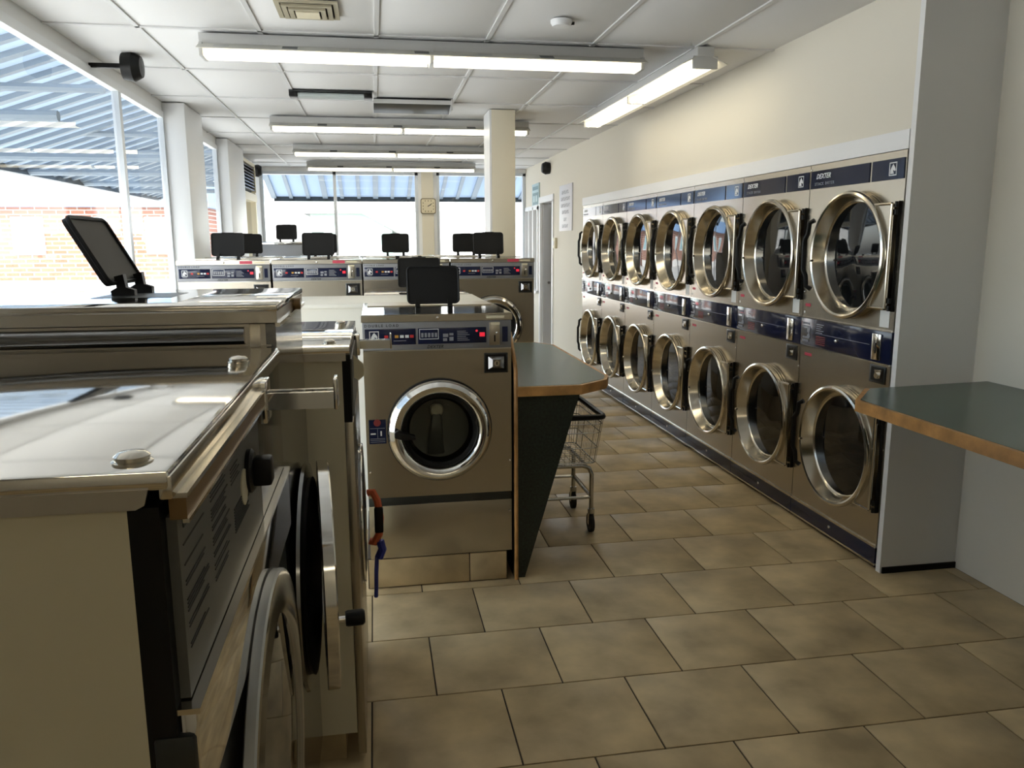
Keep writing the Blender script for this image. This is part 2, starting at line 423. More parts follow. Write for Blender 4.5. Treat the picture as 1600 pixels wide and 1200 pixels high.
awning('pale blue ribbed metal awning outside the far windows', 5.6, (LX-.05, FY+.14, 2.92), 0, 2.0, .55)
awning('pale blue ribbed metal awning outside the left windows', 14.2, (LX-.14, .6, 2.95), R(90), 1.75, .60, (2.2, 4.6, 7.0, 8.6, 10.2, 11.6))
bb = thing('brick_building', 'red brick building with a blue fascia and pale windows', 'building', (-10.2, 30, -.13))
B('wall', 'brick', -3.0, 4.4, 0, 6, 0, 2.95, bb); B('fascia', 'blue_fascia', -3.2, 4.6, -.4, 6.2, 2.95, 3.75, bb)
for x, ww in ((-1.4, 1.0), (2.85, .95), (.7, .9)):
    f = B('window', 'white_paint', x-ww/2, x+ww/2, -.06, .02, 1.35, 2.62, bb); B('pane', 'house_glass', x-ww/2+.12, x+ww/2-.12, -.08, -.05, 1.47, 2.5, f)
B('plinth', 'stucco', -3.0, 4.4, -.05, .02, 0, .45, bb)
gh = thing('green_house', 'pale green gabled shed with a white door across the road', 'building', (-.2, 34, -.13))
MB().prism([(-2.3, 0), (1.0, 0), (1.0, 2.2), (-.2, 2.9), (-2.3, 2.9)], 'y', 0, 6).build('wall', 'green_paint', gh)
MB().prism([(-2.6, 3.0), (-.15, 3.0), (1.3, 2.15), (1.3, 2.05), (-.2, 2.88), (-2.6, 2.88)], 'y', -.3, 6.3).build('roof', 'roof', gh)
B('door', 'white_paint', -.35, .35, -.04, 0, 0, 2.0, gh); B('garage_door', 'stucco', -1.7, -.8, -.04, 0, .3, 2.0, gh)
tag(B('pale_wall', 'stucco', -7.5, -3.2, 33, 33.4, -.13, 3.0), 'pale stucco wall across the road beyond the far window', 'wall')
tag(B('white_building', 'stucco', 1.6, 14, 36, 42, -.13, 5.5), 'large white building beyond the right far window', 'building')
cr = thing('parked_car', 'small red car parked across the road', 'car', (-1.9, 32.5, -.13))
MB().prism([(-.9, .25), (.9, .25), (.9, .75), (.55, .8), (.35, 1.25), (-.5, 1.25), (-.75, .8), (-.9, .75)], 'y', -.7, .7).build('car_body', 'car_red', cr, .05)
for x in (-.55, .55):
    for y in (-.7, .6): MB().cyl((x, y, .3), .3, 0, .12, 'y', 16).build('wheel', 'rubber', cr)
tag(MB().prism([(-.6, 0), (.6, 0), (.6, 1.1), (.1, 1.3), (-.6, 1.1)], 'y', 20, 21).build('dumpster', 'dark_wall', None, .02, matrix=Matrix.Translation((2.1, 0, -.13))), 'dark bin on the pavement beyond the far window', 'bin')
tag(MB().prism([(0, 0), (3, 0), (3, 1.5), (0, 1.35)], 'x', 6.5, 7.0).build('dark_hedge_wall', 'dark_wall', None, .02, matrix=Matrix.Translation((0, 16, -.13))), 'low dark wall outside the right-hand office window', 'wall')

# ------------------------------------------------------------------ stacked dryers
DC = .042                                              # door centre, towards the hinge side
def dryer():
    t = thing('stack_dryer', 'x', 'dryer', group='stacked dryers along the right wall'); h = .397
    B('body', 'steel', -h, h, .12, .85, .03, 1.974, t)
    MB().holed(-h, h, 1.165, 1.974, DC, 1.503, .285, 0, .12).build('upper_front', 'steel', t)
    MB().holed(-h, h, .122, 1.0, DC, .533, .285, 0, .12).build('lower_front', 'steel', t)
    B('base', 'black', -h, h, .02, .85, 0, .032, t)
    B('base_trim', 'ring_steel', -h, h, -.006, .02, .022, .032, t); B('base_trim', 'ring_steel', -h, h, -.008, .12, .112, .122, t)
    k = B('kick_panel', 'navy', -h, h, -.003, .02, .032, .112, t); MB().dome((0, -.003, .075), .009, .006, 'y', 12, -1).build('screw', 'chrome', k)
    hp = B('header_panel', 'navy', -.388, .132, -.004, 0, 1.85, 1.942, t); B('header_panel', 'navy', .152, .388, -.004, 0, 1.85, 1.942, t)
    text('brand_lettering', 'DEXTER', .036, 'print_white', hp, -.335, -.0045, 1.900, .35, 1.02)
    text('model_lettering', 'STACK DRYER', .021, 'print_grey', hp, -.345, -.0045, 1.866, 0, 1.45)
    emblem(hp, .31, 1.897, -.004, .06)
    for zc, nm in ((1.503, 'upper_door'), (.533, 'lower_door')):
        d = MB().lathe([(.284, 0), (.309, -.003), (.309, -.012), (.300, -.014), (.300, -.022), (.310, -.024), (.314, -.042), (.309, -.054), (.299, -.058), (.290, -.054), (.272, .0), (.270, .006), (.262, .004), (.254, .012)], (DC, 0, zc), 'y', 64).build(nm, 'ring_steel', t)
        MB().lathe([(.262, .010), (.2, .006), (.1, .001), (.0008, -.001)], (DC, 0, zc), 'y', 48).build('door_glass', 'door_glass', d)
        a0 = math.asin(.237/.302); arc = [(DC+.302*math.cos(a0*(1-q/6)), zc+.302*math.sin(a0*(1-q/6))) for q in range(13)]
        MB().prism([(.368, zc+.237)]+arc+[(.368, zc-.237)], 'y', -.036, -.024).build('hinge_plate', 'steel', d)
        hb = MB().tube([(.364, -.032, zc+.237), (.364, -.032, zc-.237)], .007, 8)
        for q in (1, -1): hb.tube([(DC+.19, -.036, zc+q*.237), (.364, -.034, zc+q*.237)], .007, 8)
        hb.build('hinge_plate_rim', 'ring_steel', d)
        hg = MB().box(.377, .381, -.010, 0, zc-.25, zc+.25)
        for q in (-.235, -.2, .2, .235): hg.cyl((.378, -.020, zc), .008, q-.012, q+.012, 'z', 10)
        hg.build('hinge', 'black', d)
        hx_ = DC
        MB().tube([(hx_-.29, -.05, zc+.18), (hx_-.310, -.066, zc+.165), (hx_-.316, -.068, zc+.11), (hx_-.336, -.074, zc+.08), (hx_-.336, -.074, zc-.08), (hx_-.316, -.068, zc-.11), (hx_-.310, -.066, zc-.165), (hx_-.29, -.05, zc-.18)], .013, 8).build('handle', 'black', d)
        MB().cyl((DC-.285, 0, zc-.03), .006, -.066, -.05, 'y', 8).build('bolt', 'chrome', d)
    cp = B('control_panel', 'navy', -h, h, -.006, .12, 1.007, 1.158, t, .002)
    B('panel_trim', 'ring_steel', -h, h, -.010, .12, 1.158, 1.165, t); B('panel_trim', 'ring_steel', -h, h, -.010, .12, 1.0, 1.007, t)
    cs = B('coin_slot', 'chrome', .265, .33, -.016, -.006, 1.018, 1.142, cp, .002); B('slot', 'black', .294, .301, -.0175, -.015, 1.05, 1.1, cs)
    mk = MB()
    for z in (1.13, 1.035):
        for q in range(5): mk.box(-.375+.013*q, -.366+.013*q, -.0075, -.006, z-.006, z+.006)
    for a in ((-.372, 1.118, -.305, 1.108), (-.372, 1.048, -.305, 1.058)): mk.box(a[0], a[2], -.0075, -.006, min(a[1], a[3]), max(a[1], a[3]))
    mk.prism([(-.325, 1.118), (-.298, 1.108), (-.31, 1.075), (-.33, 1.085)], 'y', -.0075, -.006); mk.prism([(-.325, 1.048), (-.298, 1.058), (-.31, 1.08), (-.33, 1.065)], 'y', -.0075, -.006)
    mk.build('pictogram', 'print_grey', cp)
    m2 = MB()
    for q in range(5): m2.box(-.24, -.17-.012*(q % 3), -.0072, -.006, 1.132-.011*q, 1.136-.011*q)
    m2.box(-.25, .235, -.0072, -.006, 1.083, 1.085); m2.build('print', 'print_grey', cp)
    m3 = MB()
    for q in range(5): m3.box(-.24, -.15, -.0072, -.006, 1.066-.010*q, 1.071-.010*q)
    m3.build('red_print', 'print_red_dim', cp)
    MB().dome((-.04, -.006, 1.066), .010, .012, 'y', 12, -1).build('panel_lock', 'chrome', cp)
    cb = MB().box(.248, .368, -.004, 0, .908, .992).build('coin_box', 'dark_metal', t, .001)
    MB().box(.262, .356, -.0055, -.003, .918, .984).build('recess', 'black', cb)
    lk = MB().prism([(.30, .972), (.352, .978), (.345, .935), (.318, .93)], 'y', -.016, -.005); lk.cyl((.328, 0, .948), .014, -.026, -.005, 'y', 14); lk.build('lock', 'chrome', cb)
    B('sticker', 'sticker_white', .292, .362, -.0012, 0, 1.176, 1.256, t); B('sticker', 'sticker_red', -.372, -.322, -.0012, 0, 1.222, 1.238, t)
    B('sticker', 'sticker_white', -.384, -.372, -.0012, 0, 1.182, 1.196, t); B('sticker', 'sticker_red', -.352, -.282, -.0012, 0, .952, .968, t)
    for z in (1.95, .6, .88, 1.3): MB().dome((.392 if z < 1 else -.392, 0, z), .006, .004, 'y', 8, -1).build('screw', 'chrome', t)
    return t
dl = ['stacked double dryer standing against the white end panel', 'stacked double dryer second from the white end panel', 'stacked double dryer third from the white end panel', 'middle stacked double dryer of the row of seven',
      'stacked double dryer third from the doorway end of the row', 'stacked double dryer second from the doorway end of the row', 'stacked double dryer at the doorway end of the row beside the wall sign']
dr = dryer()
for i in range(ND):
    o = dr if i == 0 else copy_tree(dr)
    o.location = (DX, D0+DW*(i+.5), 0); o.rotation_euler = (0, 0, R(-90)); o['label'] = 'stainless '+dl[i]

# ------------------------------------------------------------------ double-load washers
def soap_lid(t, cx, cy, z, wd=.24, h=.17, lean=8, rz=0, mt='tray_black'):
    """black flip-up soap lid with two hinge feet"""
    M = Matrix.Translation((cx, cy, z)) @ Matrix.Rotation(rz, 4, 'Z') @ Matrix.Rotation(R(-lean), 4, 'X'); q = wd/2; r = .018
    pts = []
    for (px, pz, a0) in ((q-r, h+.03-r, 0), (-q+r, h+.03-r, 90), (-q+r, .03+r, 180), (q-r, .03+r, 270)):
        for k in range(5): an = R(a0+22.5*k); pts.append((px+r*math.cos(an), pz+r*math.sin(an)))
    sl = MB().prism(pts, 'y', -.006, .006); sl.box(-.045, .045, -.006, .006, h+.028, h+.036)
    o = sl.build('soap_lid', mt, t, matrix=M)
    rim = [(p[0]*.985, -.007, .03+(p[1]-.03)*.985+.001) for p in pts]
    MB().tube(rim, .005, 6, True).build('rim', mt, o, matrix=M)
    M0 = Matrix.Translation((cx, cy, z)) @ Matrix.Rotation(rz, 4, 'Z')
    for s in (-1, 1):
        MB().prism([(-.03, 0), (.02, 0), (.022, .012), (.008, .02), (.012, .045), (-.008, .05), (-.012, .02), (-.03, .014)], 'x', s*.075-.01, s*.075+.012).build('hinge', 'black', o, matrix=M0)
    return o
def washer(tray=True, stickers=()):
    t = thing('washer', 'x', 'washing machine'); h = .328; z0 = .148
    def Z(z): return z-z0
    B('body', 'steel', -h, h, .23, .69, 0, Z(1.235), t); MB().box(-h, -h+.01, .1, .23, 0, Z(1.235)).box(h-.01, h, .1, .23, 0, Z(1.235)).build('side_panel', 'steel', t)
    B('lower_panel', 'steel', -h, h, 0, .1, 0, Z(.400), t, .002)
    B('kick_strip', 'dark_metal', -h, h, .006, .1, Z(.400), Z(.438), t, .002)
    MB().holed(-h, h, Z(.438), Z(1.108), 0, Z(.745), .20, 0, .1).build('front_panel', 'steel', t)
    B('control_fascia', 'grey_panel', -h, h, -.004, .1, Z(1.112), Z(1.235), t, .002)
    B('fascia_trim', 'chrome', -h, h, -.006, .1, Z(1.107), Z(1.112), t)
    lid = MB().prism([(-h-.004, Z(1.236)), (h+.004, Z(1.236)), (h+.004, Z(1.262)), (h, Z(1.268)), (-h, Z(1.268)), (-h-.004, Z(1.262))], 'y', -.008, .69).build('lid', 'mirror_steel', t)
    B('lid_front', 'steel_h', -h-.004, h+.004, -.0105, -.008, Z(1.237), Z(1.264), lid); MB().dome((0, -.0105, Z(1.25)), .008, .005, 'y', 12, -1).build('screw', 'chrome', lid)
    a = B('display_panel', 'navy', -.318, -.098, -.0065, -.003, Z(1.136), Z(1.206), t, .0008); b = B('display_panel', 'navy', -.088, .215, -.0065, -.003, Z(1.136), Z(1.206), t, .0008)
    emblem(a, -.278, Z(1.174), -.0065, .046)
    MB().box(-.295, -.262, -.0075, -.006, Z(1.143), Z(1.146)).build('print', 'print_grey', a)
    for x, mm in ((-.226, 'print_red'), (-.181, 'print_orange'), (-.158, 'print_white'), (-.136, 'print_white'), (-.115, 'print_red')):
        B('button', mm, x-.008, x+.008, -.008, -.006, Z(1.166), Z(1.178), a)
    B('print', 'print_grey', -.195, -.14, -.0072, -.006, Z(1.152), Z(1.1545), a)
    fr = MB()
    for q in ((-.082, .003, 1.2, 1.2025), (-.082, .003, 1.157, 1.1595), (-.082, -.0795, 1.157, 1.2025), (.0005, .003, 1.157, 1.2025)): fr.box(q[0], q[1], -.0075, -.006, Z(q[2]), Z(q[3]))
    fr.build('display_frame', 'print_white', b)
    pr = MB()
    for q in range(5): pr.box(-.074+.015*q, -.064+.015*q, -.0072, -.006, Z(1.166), Z(1.185))
    for q in range(6): pr.box(.085, .14-.008*(q % 3), -.0072, -.006, Z(1.148+.008*q), Z(1.151+.008*q))
    for q in ((.022, .045, 1.165, 1.18), (.05, .068, 1.148, 1.165), (.022, .04, 1.147, 1.16), (.05, .068, 1.172, 1.182)): pr.box(q[0], q[1], -.0072, -.006, Z(q[2]), Z(q[3]))
    pr.build('print', 'print_grey', b)
    B('led_display', 'led', .185, .208, -.0078, -.006, Z(1.164), Z(1.182), b); MB().dome((.172, -.0065, Z(1.19)), .005, .003, 'y', 10, -1).build('led_lamp', 'led', b)
    text('model_lettering', 'DOUBLE LOAD', .016, 'print_dark', t, -.32, -.0045, Z(1.215), 0, 1.5)
    text('brand_lettering', 'DEXTER', .019, 'print_dark', t, -.05, -.0045, Z(1.117), .35, 1.05)
    B('print', 'print_grey', .095, .155, -.005, -.004, Z(1.121), Z(1.126), t)
    c = B('coin_slot', 'steel_h', .228, .275, -.012, -.003, Z(1.125), Z(1.226), t, .0015); B('slot', 'black', .249, .255, -.0135, -.011, Z(1.14), Z(1.17), c); MB().dome((.262, -.012, Z(1.18)), .006, .008, 'y', 10, -1).build('button', 'chrome', c)
    B('slot_panel', 'navy', .287, .312, -.0065, -.003, Z(1.138), Z(1.206), t)
    B('sticker', 'sticker_cream', .215, .295, -.012, -.0105, Z(1.245), Z(1.257), lid); B('sticker', 'sticker_cream', .235, .275, -.0135, -.012, Z(1.215), Z(1.227), c)
    cb = B('coin_box', 'dark_metal', .205, .312, -.006, 0, Z(.998), Z(1.088), t, .0015); B('recess', 'black', .212, .305, -.0075, -.005, Z(1.006), Z(1.082), cb)
    lx, lz = .2585, Z(1.044); lk = MB().add([(lx+sx*.036, -.007, lz+sz*.029) for sx, sz in ((-1, -1), (1, -1), (1, 1), (-1, 1))]+[(lx+sx*.018, -.022, lz+sz*.016) for sx, sz in ((-1, -1), (1, -1), (1, 1), (-1, 1))], [(0, 1, 5, 4), (1, 2, 6, 5), (2, 3, 7, 6), (3, 0, 4, 7), (4, 5, 6, 7)]); lk.build('lock', 'dark_chrome', cb)
    MB().cyl((lx, 0, lz), .013, -.028, -.02, 'y', 16).build('lock_barrel', 'ring_steel', cb); MB().box(lx-.002, lx+.002, -.0285, -.027, lz-.007, lz+.007).build('keyhole', 'black', cb)
    # round door
    zc = Z(.745)
    MB().lathe([(.205, 0), (.236, -.002), (.236, -.010), (.225, -.012)], (0, 0, zc), 'y', 64).build('door_gasket', 'rubber', t)
    d = MB().lathe([(.19, 0), (.226, -.012), (.231, -.026), (.224, -.045), (.205, -.058), (.185, -.055), (.172, -.042), (.166, -.015), (.160, .01)], (0, 0, zc), 'y', 64).build('door_ring', 'chrome', t)
    MB().lathe([(.168, -.02), (.150, -.012), (.148, .012), (.135, .03)], (0, 0, zc), 'y', 48).build('window_seal', 'black', d)
    MB().lathe([(.150, .0), (.12, -.012), (.06, -.02), (.0008, -.022)], (0, 0, zc), 'y', 48).build('door_glass', 'pane', d)
    MB().lathe([(.20, .06), (.195, .20), (.18, .21), (.001, .20)], (0, 0, zc), 'y', 32).build('drum', 'drum', t)
    MB().lathe([(.135, .03), (.2, .05), (.2, .1)], (0, 0, zc), 'y', 48).build('door_seal', 'rubber', d)
    MB().dome((.0, .20, zc+.05), .034, .03, 'y', 20, -1).build('drum_hub', 'sticker_cream', t); MB().prism([(-.02, zc+.04), (.02, zc+.04), (.035, zc-.16), (-.05, zc-.16)], 'y', .17, .205).build('drum_rib', 'drum', t, .01)
    hd = MB().prism([(-.205, zc+.012), (-.185, zc+.022), (-.165, zc+.010), (-.115, -.004+zc), (-.112, zc-.022), (-.165, zc-.024), (-.205, zc-.012)], 'y', -.085, -.055); hd.build('door_handle', 'black', d, .004)
    pl = B('warning_plate', 'navy', -.315, -.24, -.0015, 0, Z(.692), Z(.802), t)
    MB().cyl((-.278, 0, Z(.788)), .016, -.0028, -.001, 'y', 16).build('red_print', 'print_red_dim', pl)
    ip = MB().box(-.308, -.286, -.0026, -.001, Z(.735), Z(.741)); ip.box(-.265, -.259, -.0026, -.001, Z(.728), Z(.75)); ip.build('pictogram', 'print_white', pl)
    g = MB()
    for q in (.762, .715, .708, .70): g.box(-.31, -.245, -.0022, -.001, Z(q), Z(q+.0015))
    g.box(-.278, -.2765, -.0022, -.001, Z(.718), Z(.76)); g.build('print', 'print_grey', pl)
    for x, z in ((-.315, .56), (.32, .585), (.32, .345)): MB().dome((x, 0, Z(z)), .006, .004, 'y', 8, -1).build('screw', 'chrome', t)
    ls = B('rear_lip', 'steel_h', -h+.02, h-.02, .45, .68, Z(1.267), Z(1.272), lid)
    if tray: soap_lid(t, 0, .22, Z(1.268))
    return t
def relabel(o, label, group=None):
    o['label'] = label
    if group: o['group'] = group
W0 = washer()
W0.location = (.268, 3.498, .148); relabel(W0, 'single stainless double-load washer beside the green folding counter')
WN = washer(tray=False)                                # the one whose soap lid lies flat
for x in (-.075, .1): MB().prism([(0, 0), (.03, 0), (.03, .02), (0, .02)], 'x', x, x+.03).build('hinge', 'black', WN, matrix=Matrix.Translation((0, .2, 1.268-.148)))
XR = [-1.095, -.422, .245, .915]
rl = ['stainless double-load washer beside the white pilaster in the long row', 'stainless double-load washer second from the white pilaster in the long row', 'stainless double-load washer with its soap lid laid flat', 'stainless double-load washer at the aisle end of the long row']
for i, x in enumerate(XR):
    o = WN if i == 2 else copy_tree(W0)
    o.location = (x, 6.208, .333); relabel(o, rl[i], 'washers of the long row')
    for ch in list(o.children):
        if ch.name.startswith('lid') and not ch.name.startswith('lid_'):
            B('sticker', 'sticker_red', .115, .205, -.0125, -.0105, 1.240-.148, 1.262-.148, ch)
# machines behind, turned the other way: only their backs, lids and soap lids show
def back_washer(label, loc, group, lid_h=1.12, tray=(.24, .17), tx=0):
    t = thing('washer', label, 'washing machine', loc, R(180), group); h = .325
    B('body', 'steel', -h, h, .02, .66, 0, lid_h-.03, t); B('lid', 'mirror_steel', -h-.004, h+.004, -.006, .665, lid_h-.03, lid_h, t, .003)
    B('control_fascia', 'grey_panel', -h, h, 0, .02, lid_h-.155, lid_h-.03, t); MB().lathe([(.15, 0), (.226, -.012), (.224, -.045), (.185, -.055), (.16, .0)], (0, .02, lid_h-.52), 'y', 32).build('door_ring', 'chrome', t)
    MB().lathe([(.16, 0), (.001, -.012)], (0, .02, lid_h-.52), 'y', 24).build('door_glass', 'door_glass', t)
    soap_lid(t, tx, .33, lid_h, tray[0], tray[1], -6, R(180))
    return t
back_washer('stainless washer turned away behind the white pipe chase of the single washer', (.262, 5.68, .148), None, 1.11, (.275, .19), -.03)
for i, (x, l) in enumerate([(-1.13, 'stainless washer turned away behind the pilaster end of the long row'), (-.46, 'stainless washer turned away, second behind the long row from the pilaster'), (.205, 'stainless washer turned away behind the washer with the flat soap lid')]):
    back_washer(l, (x, 8.02, .333), 'washers backing onto the long row', 1.125, (.25, .17))
back_washer('stainless washer turned away between the column and the long row', (.872, 8.02, .333), 'washers backing onto the long row', 1.125, (.25, .17), 0)
# plinths and pipe chases
p = struct(B('plinth', 'grout', -.075, .575, 3.512, 4.19, 0, .146)); 
B('plinth_tile', 'tile', -.07, .393, 3.503, 3.511, .006, .142, p, .0015); B('plinth_tile', 'tile', .398, .57, 3.503, 3.511, .006, .142, p, .0015)
struct(B('plinth', 'tile', -1.42, 1.24, 6.22, 6.9, 0, .331)); struct(B('plinth', 'tile', -1.45, 1.19, 7.36, 8.0, 0, .331)); struct(B('plinth', 'tile', -.06, .58, 5.03, 5.67, 0, .146))
ch = thing('pipe_chase', 'white laminate pipe chase behind the single double-load washer', 'cabinet', (.05, 4.3, 0))
B('front_panel', 'white_laminate', -.95, .545, 0, .65, 0, 1.235, ch); MB().prism([(-.97, -.012), (.535, -.012), (.552, .06), (.552, .68), (-.97, .68)], 'z', 1.235, 1.257).build('top', 'white_laminate', ch, .003)
for x, z in ((.44, 1.17), (.44, 1.12)): MB().dome((x, 0, z), .007, .005, 'y', 10, -1).build('screw', 'dark_metal', ch)
c2 = thing('pipe_chase', 'white laminate pipe chase behind the long washer row', 'cabinet', (-.22, 6.915, 0))
B('panel', 'white_laminate', -1.2, 1.2, .01, .42, 0, 1.40, c2); B('top', 'white_laminate', -1.22, 1.21, .0, .43, 1.40, 1.425, c2)
# big machine by the far window
bm_ = thing('large_washer', 'tall grey washer with two oval vents by the far windows', 'washing machine', (-.95, 9.6, 0), 0)
B('body', 'grey_panel', -.42, .42, 0, .8, .1, 1.56, bm_, .006); B('lid', 'mirror_steel', -.43, .43, -.01, .81, 1.56, 1.59, bm_, .004); B('base', 'black', -.4, .4, .03, .78, 0, .1, bm_)
for x in (.16, .27): MB().lathe([(.03, 0), (.03, -.012), (.001, -.014)], (x, 0, 1.40), 'y', 16).build('vent', 'black', bm_)
B('plate', 'sticker_white', .34, .41, -.004, 0, 1.40, 1.49, bm_)
soap_lid(bm_, -.06, .3, 1.59, .235, .17)

# ------------------------------------------------------------------ older coin machines along the left, fronts towards the aisle
def left_machine(name, label, X, y0, y1, loc_z=0):
    t = thing(name, label, 'washing machine', (X, (y0+y1)/2, loc_z), R(90), 'coin washers along the left'); return t, (y1-y0)/2
def big_door(t, zc, rr, x0=0, y_off=0, knob=True, ajar=0, thick=.035, rim='chrome'):
    if rim != 'satin': MB().lathe([(rr-.02, 0), (rr-.002, -.010), (rr-.004, -.018), (rr-.05, -.020), (rr-.07, .0)], (x0, y_off, zc), 'y', 72).build('door_frame_ring', 'dark_chrome', t)
    if rim != 'satin': MB().lathe([(rr-.05, -.002), (rr-.04, -.028), (rr-.10, -.030), (.001, -.004)], (x0, y_off, zc), 'y', 48).build('door_gasket', 'black', t)
    M = Matrix.Translation((x0+rr, y_off-.014, zc)) @ Matrix.Rotation(R(ajar), 4, 'Z') @ Matrix.Translation((-rr, 0, 0))
    e = -thick
    d = MB().lathe([(rr-.05, -.004), (rr-.003, -.004), (rr, -.006), (rr, e+.003), (rr-.003, e)]+([] if rim == 'satin' else [(rr-.06, e-.002), (rr-.08, e+.01), (rr-.08, -.004)]), (0, 0, 0), 'y', 72).build('door', rim, t, matrix=M)
    if rim == 'satin': MB().lathe([(rr-.003, e), (rr-.06, e-.002), (rr-.08, e+.01)], (0, 0, 0), 'y', 72).build('door_face', 'dark_chrome', d, matrix=M)
    MB().lathe([(rr-.075, e+.006), (rr*.4, e-.004), (.001, e-.007)], (0, 0, 0), 'y', 48).build('door_glass', 'door_glass', d, matrix=M)
    if knob:
        MB().cyl((-rr+.02, 0, -.005), .008, e-.014, e, 'y', 10).build('handle_stem', 'chrome', d, matrix=M)
        MB().lathe([(.0005, e-.014), (.016, e-.015), (.018, e-.02), (.018, e-.052), (.014, e-.057), (.0005, e-.057)], (-rr+.02, 0, -.005), 'y', 16).build('handle_knob', 'black', d, matrix=M)
    return d
def coin_slide(t, x, z, ln=.135, zl=.028):
    c = MB().box(x-.03, x+.03, -.018, 0, z-.035, z+.035).build('coin_slide', 'chrome', t, .003)
    MB().box(x-.018, x+.018, -ln, -.01, z-zl/2, z+zl/2-.008).build('slide_tray', 'chrome', c, .001)
    sd_ = MB().box(x-.02, x-.017, -ln, -.01, z-zl/2, z+zl/2); sd_.box(x+.017, x+.02, -ln, -.01, z-zl/2, z+zl/2); sd_.build('slide_rail', 'chrome', c)
    MB().box(x-.026, x+.026, -ln-.006, -ln, z-zl/2-.002, z+zl/2+.022).build('push_plate', 'chrome', c, .002)
    for k in range(3): MB().box(x-.012, x+.012, -ln+.015+.022*k, -ln+.028+.022*k, z+zl/2-.008, z+zl/2-.003).build('coin_socket', 'ring_steel', c)
    return c
def rivet(t, x, y, z):
    return MB().lathe([(.019, 0), (.019, .002), (.016, .003), (.0165, .007), (.012, .0105), (.0005, .012)], (x, y, z), 'z', 20).build('rivet', 'ring_steel', t)

# machine A : nearest, with the instruction plate
tA, hA = left_machine('coin_washer', 'near coin washer with the instruction plate, dial knob and chrome coin slide', -.20, .755, 1.635)
B('body', 'cream_panel', -hA, hA, .034, .74, .1, 1.335, tA)
B('front_frame', 'black', -hA, hA, .006, .034, .1, 1.335, tA)
B('base', 'black_matte', -hA+.03, hA-.03, .05, .7, 0, .1, tA)
tc_ = MB().box(-hA-.006, hA, -.006, .76, 1.352, 1.372).build('top_cover', 'mirror_steel', tA, .005)
B('front_flange', 'ring_steel', -hA-.004, hA, -.008, .004, 1.343, 1.366, tc_, .002); MB().prism([(.012, 1.355), (.76, 1.355), (.76, 1.336), (.024, 1.336), (.016, 1.340)], 'x', -hA-.008, -hA-.004).build('side_flange', 'steel_h', tc_)
rivet(tc_, -.41, .034, 1.372); rivet(tc_, .245, .040, 1.372)
lb = MB().box(-hA+.012, .13, -.016, 0, 1.318, 1.342).build('name_strip', 'bronze', tA); MB().box(-hA+.01, .132, -.018, 0, 1.340, 1.345).build('strip_edge', 'ring_steel', lb); MB().box(-hA+.01, .132, -.018, -.012, 1.315, 1.319).build('strip_edge', 'ring_steel', lb)
pn = B('instruction_plate', 'label_grey', -hA+.02, .12, -.004, .006, 1.128, 1.318, tA)
lines = MB(); rnd = random.Random(3)
lines.box(-.40, -.18, -.0052, -.004, 1.300, 1.311)
for (xa, xb, zs) in ((-.405, -.30, (1.283, 1.262, 1.245, 1.241, 1.225, 1.221, 1.217, 1.213, 1.20, 1.196, 1.178, 1.174)), (-.27, -.16, (1.293, 1.288, 1.283, 1.272, 1.268, 1.264, 1.260, 1.252, 1.248, 1.238, 1.234, 1.230, 1.22, 1.216, 1.205, 1.20, 1.19, 1.186)), (-.14, -.06, (1.283, 1.278, 1.273, 1.268, 1.263)), (-.13, .0, (1.225, 1.221, 1.217, 1.213, 1.209, 1.205, 1.201, 1.197, 1.193))):
    for z in zs: lines.box(xa, xb-rnd.random()*.035, -.0050, -.004, z, z+.0015)
lines.build('print', 'print_dark', pn)
MB().lathe([(.001, -.006), (.026, -.006), (.026, -.004)], (-.045, 0, 1.232), 'y', 24).build('round_label', 'cream_panel', pn)
kb = MB().lathe([(.033, -.004), (.033, -.010), (.028, -.014)], (.0, 0, 1.243), 'y', 24, False, True).build('dial', 'black', tA); MB().prism([(-.018, 1.222), (.018, 1.222), (.016, 1.264), (-.016, 1.264)], 'y', -.04, -.012).build('dial_grip', 'black', kb, .005)
B('coin_panel', 'dark_gloss', .122, hA-.006, -.004, .006, 1.128, 1.34, tA); coin_slide(tA, .165, 1.318, .126)
ap = MB().box(-hA+.004, hA-.004, -.012, .006, 1.0, 1.122).build('apron', 'mirror_steel', tA, .004, 'polished steel apron band'); B('apron_lip', 'ring_steel', -hA+.002, hA-.004, -.016, .006, 1.120, 1.126, ap)
B('corner_cap', 'dark_metal', -hA-.003, -hA+.03, -.01, .03, 1.0, 1.10, ap, .006)
B('front_panel', 'dark_metal', -hA+.02, hA-.02, .0, .006, .12, 1.0, tA)
dA = big_door(tA, .735, .318, .02, .006, False, 0, .022, 'satin'); B('door_label', 'yellow', -.26, -.21, -.0435, -.042, .70, .80, dA)
# machine B : taller, with the mirror lid
tB, hB = left_machine('coin_washer', 'tall coin washer with a mirror-polished lid and brass hinge bolt', -.20, 1.655, 2.225)
B('body', 'steel_h', -hB, hB, .02, .76, .1, 1.418, tB); B('base', 'black_matte', -hB+.03, hB-.03, .05, .7, 0, .1, tB)
B('front_panel', 'dark_chrome', -hB, hB, 0, .02, .12, 1.418, tB)
ld = MB().box(-hB-.006, hB+.006, -.006, .80, 1.442, 1.458).build('lid', 'mirror_steel', tB, .004); B('lid_side', 'steel_h', -hB-.004, hB+.004, -.004, .79, 1.420, 1.446, ld); B('lid_rail', 'chrome', -hB-.006, hB+.006, -.010, .0, 1.412, 1.420, ld)
MB().cyl((.06, 0, 1.432), .014, -.02, 0, 'y', 14).build('hinge_bolt', 'bronze', ld); B('dispenser_slot', 'dark_metal', -.05, .12, .25, .42, 1.4575, 1.4592, ld); B('hatch', 'mirror_steel', -.22, .2, .2, .6, 1.4572, 1.4586, ld)
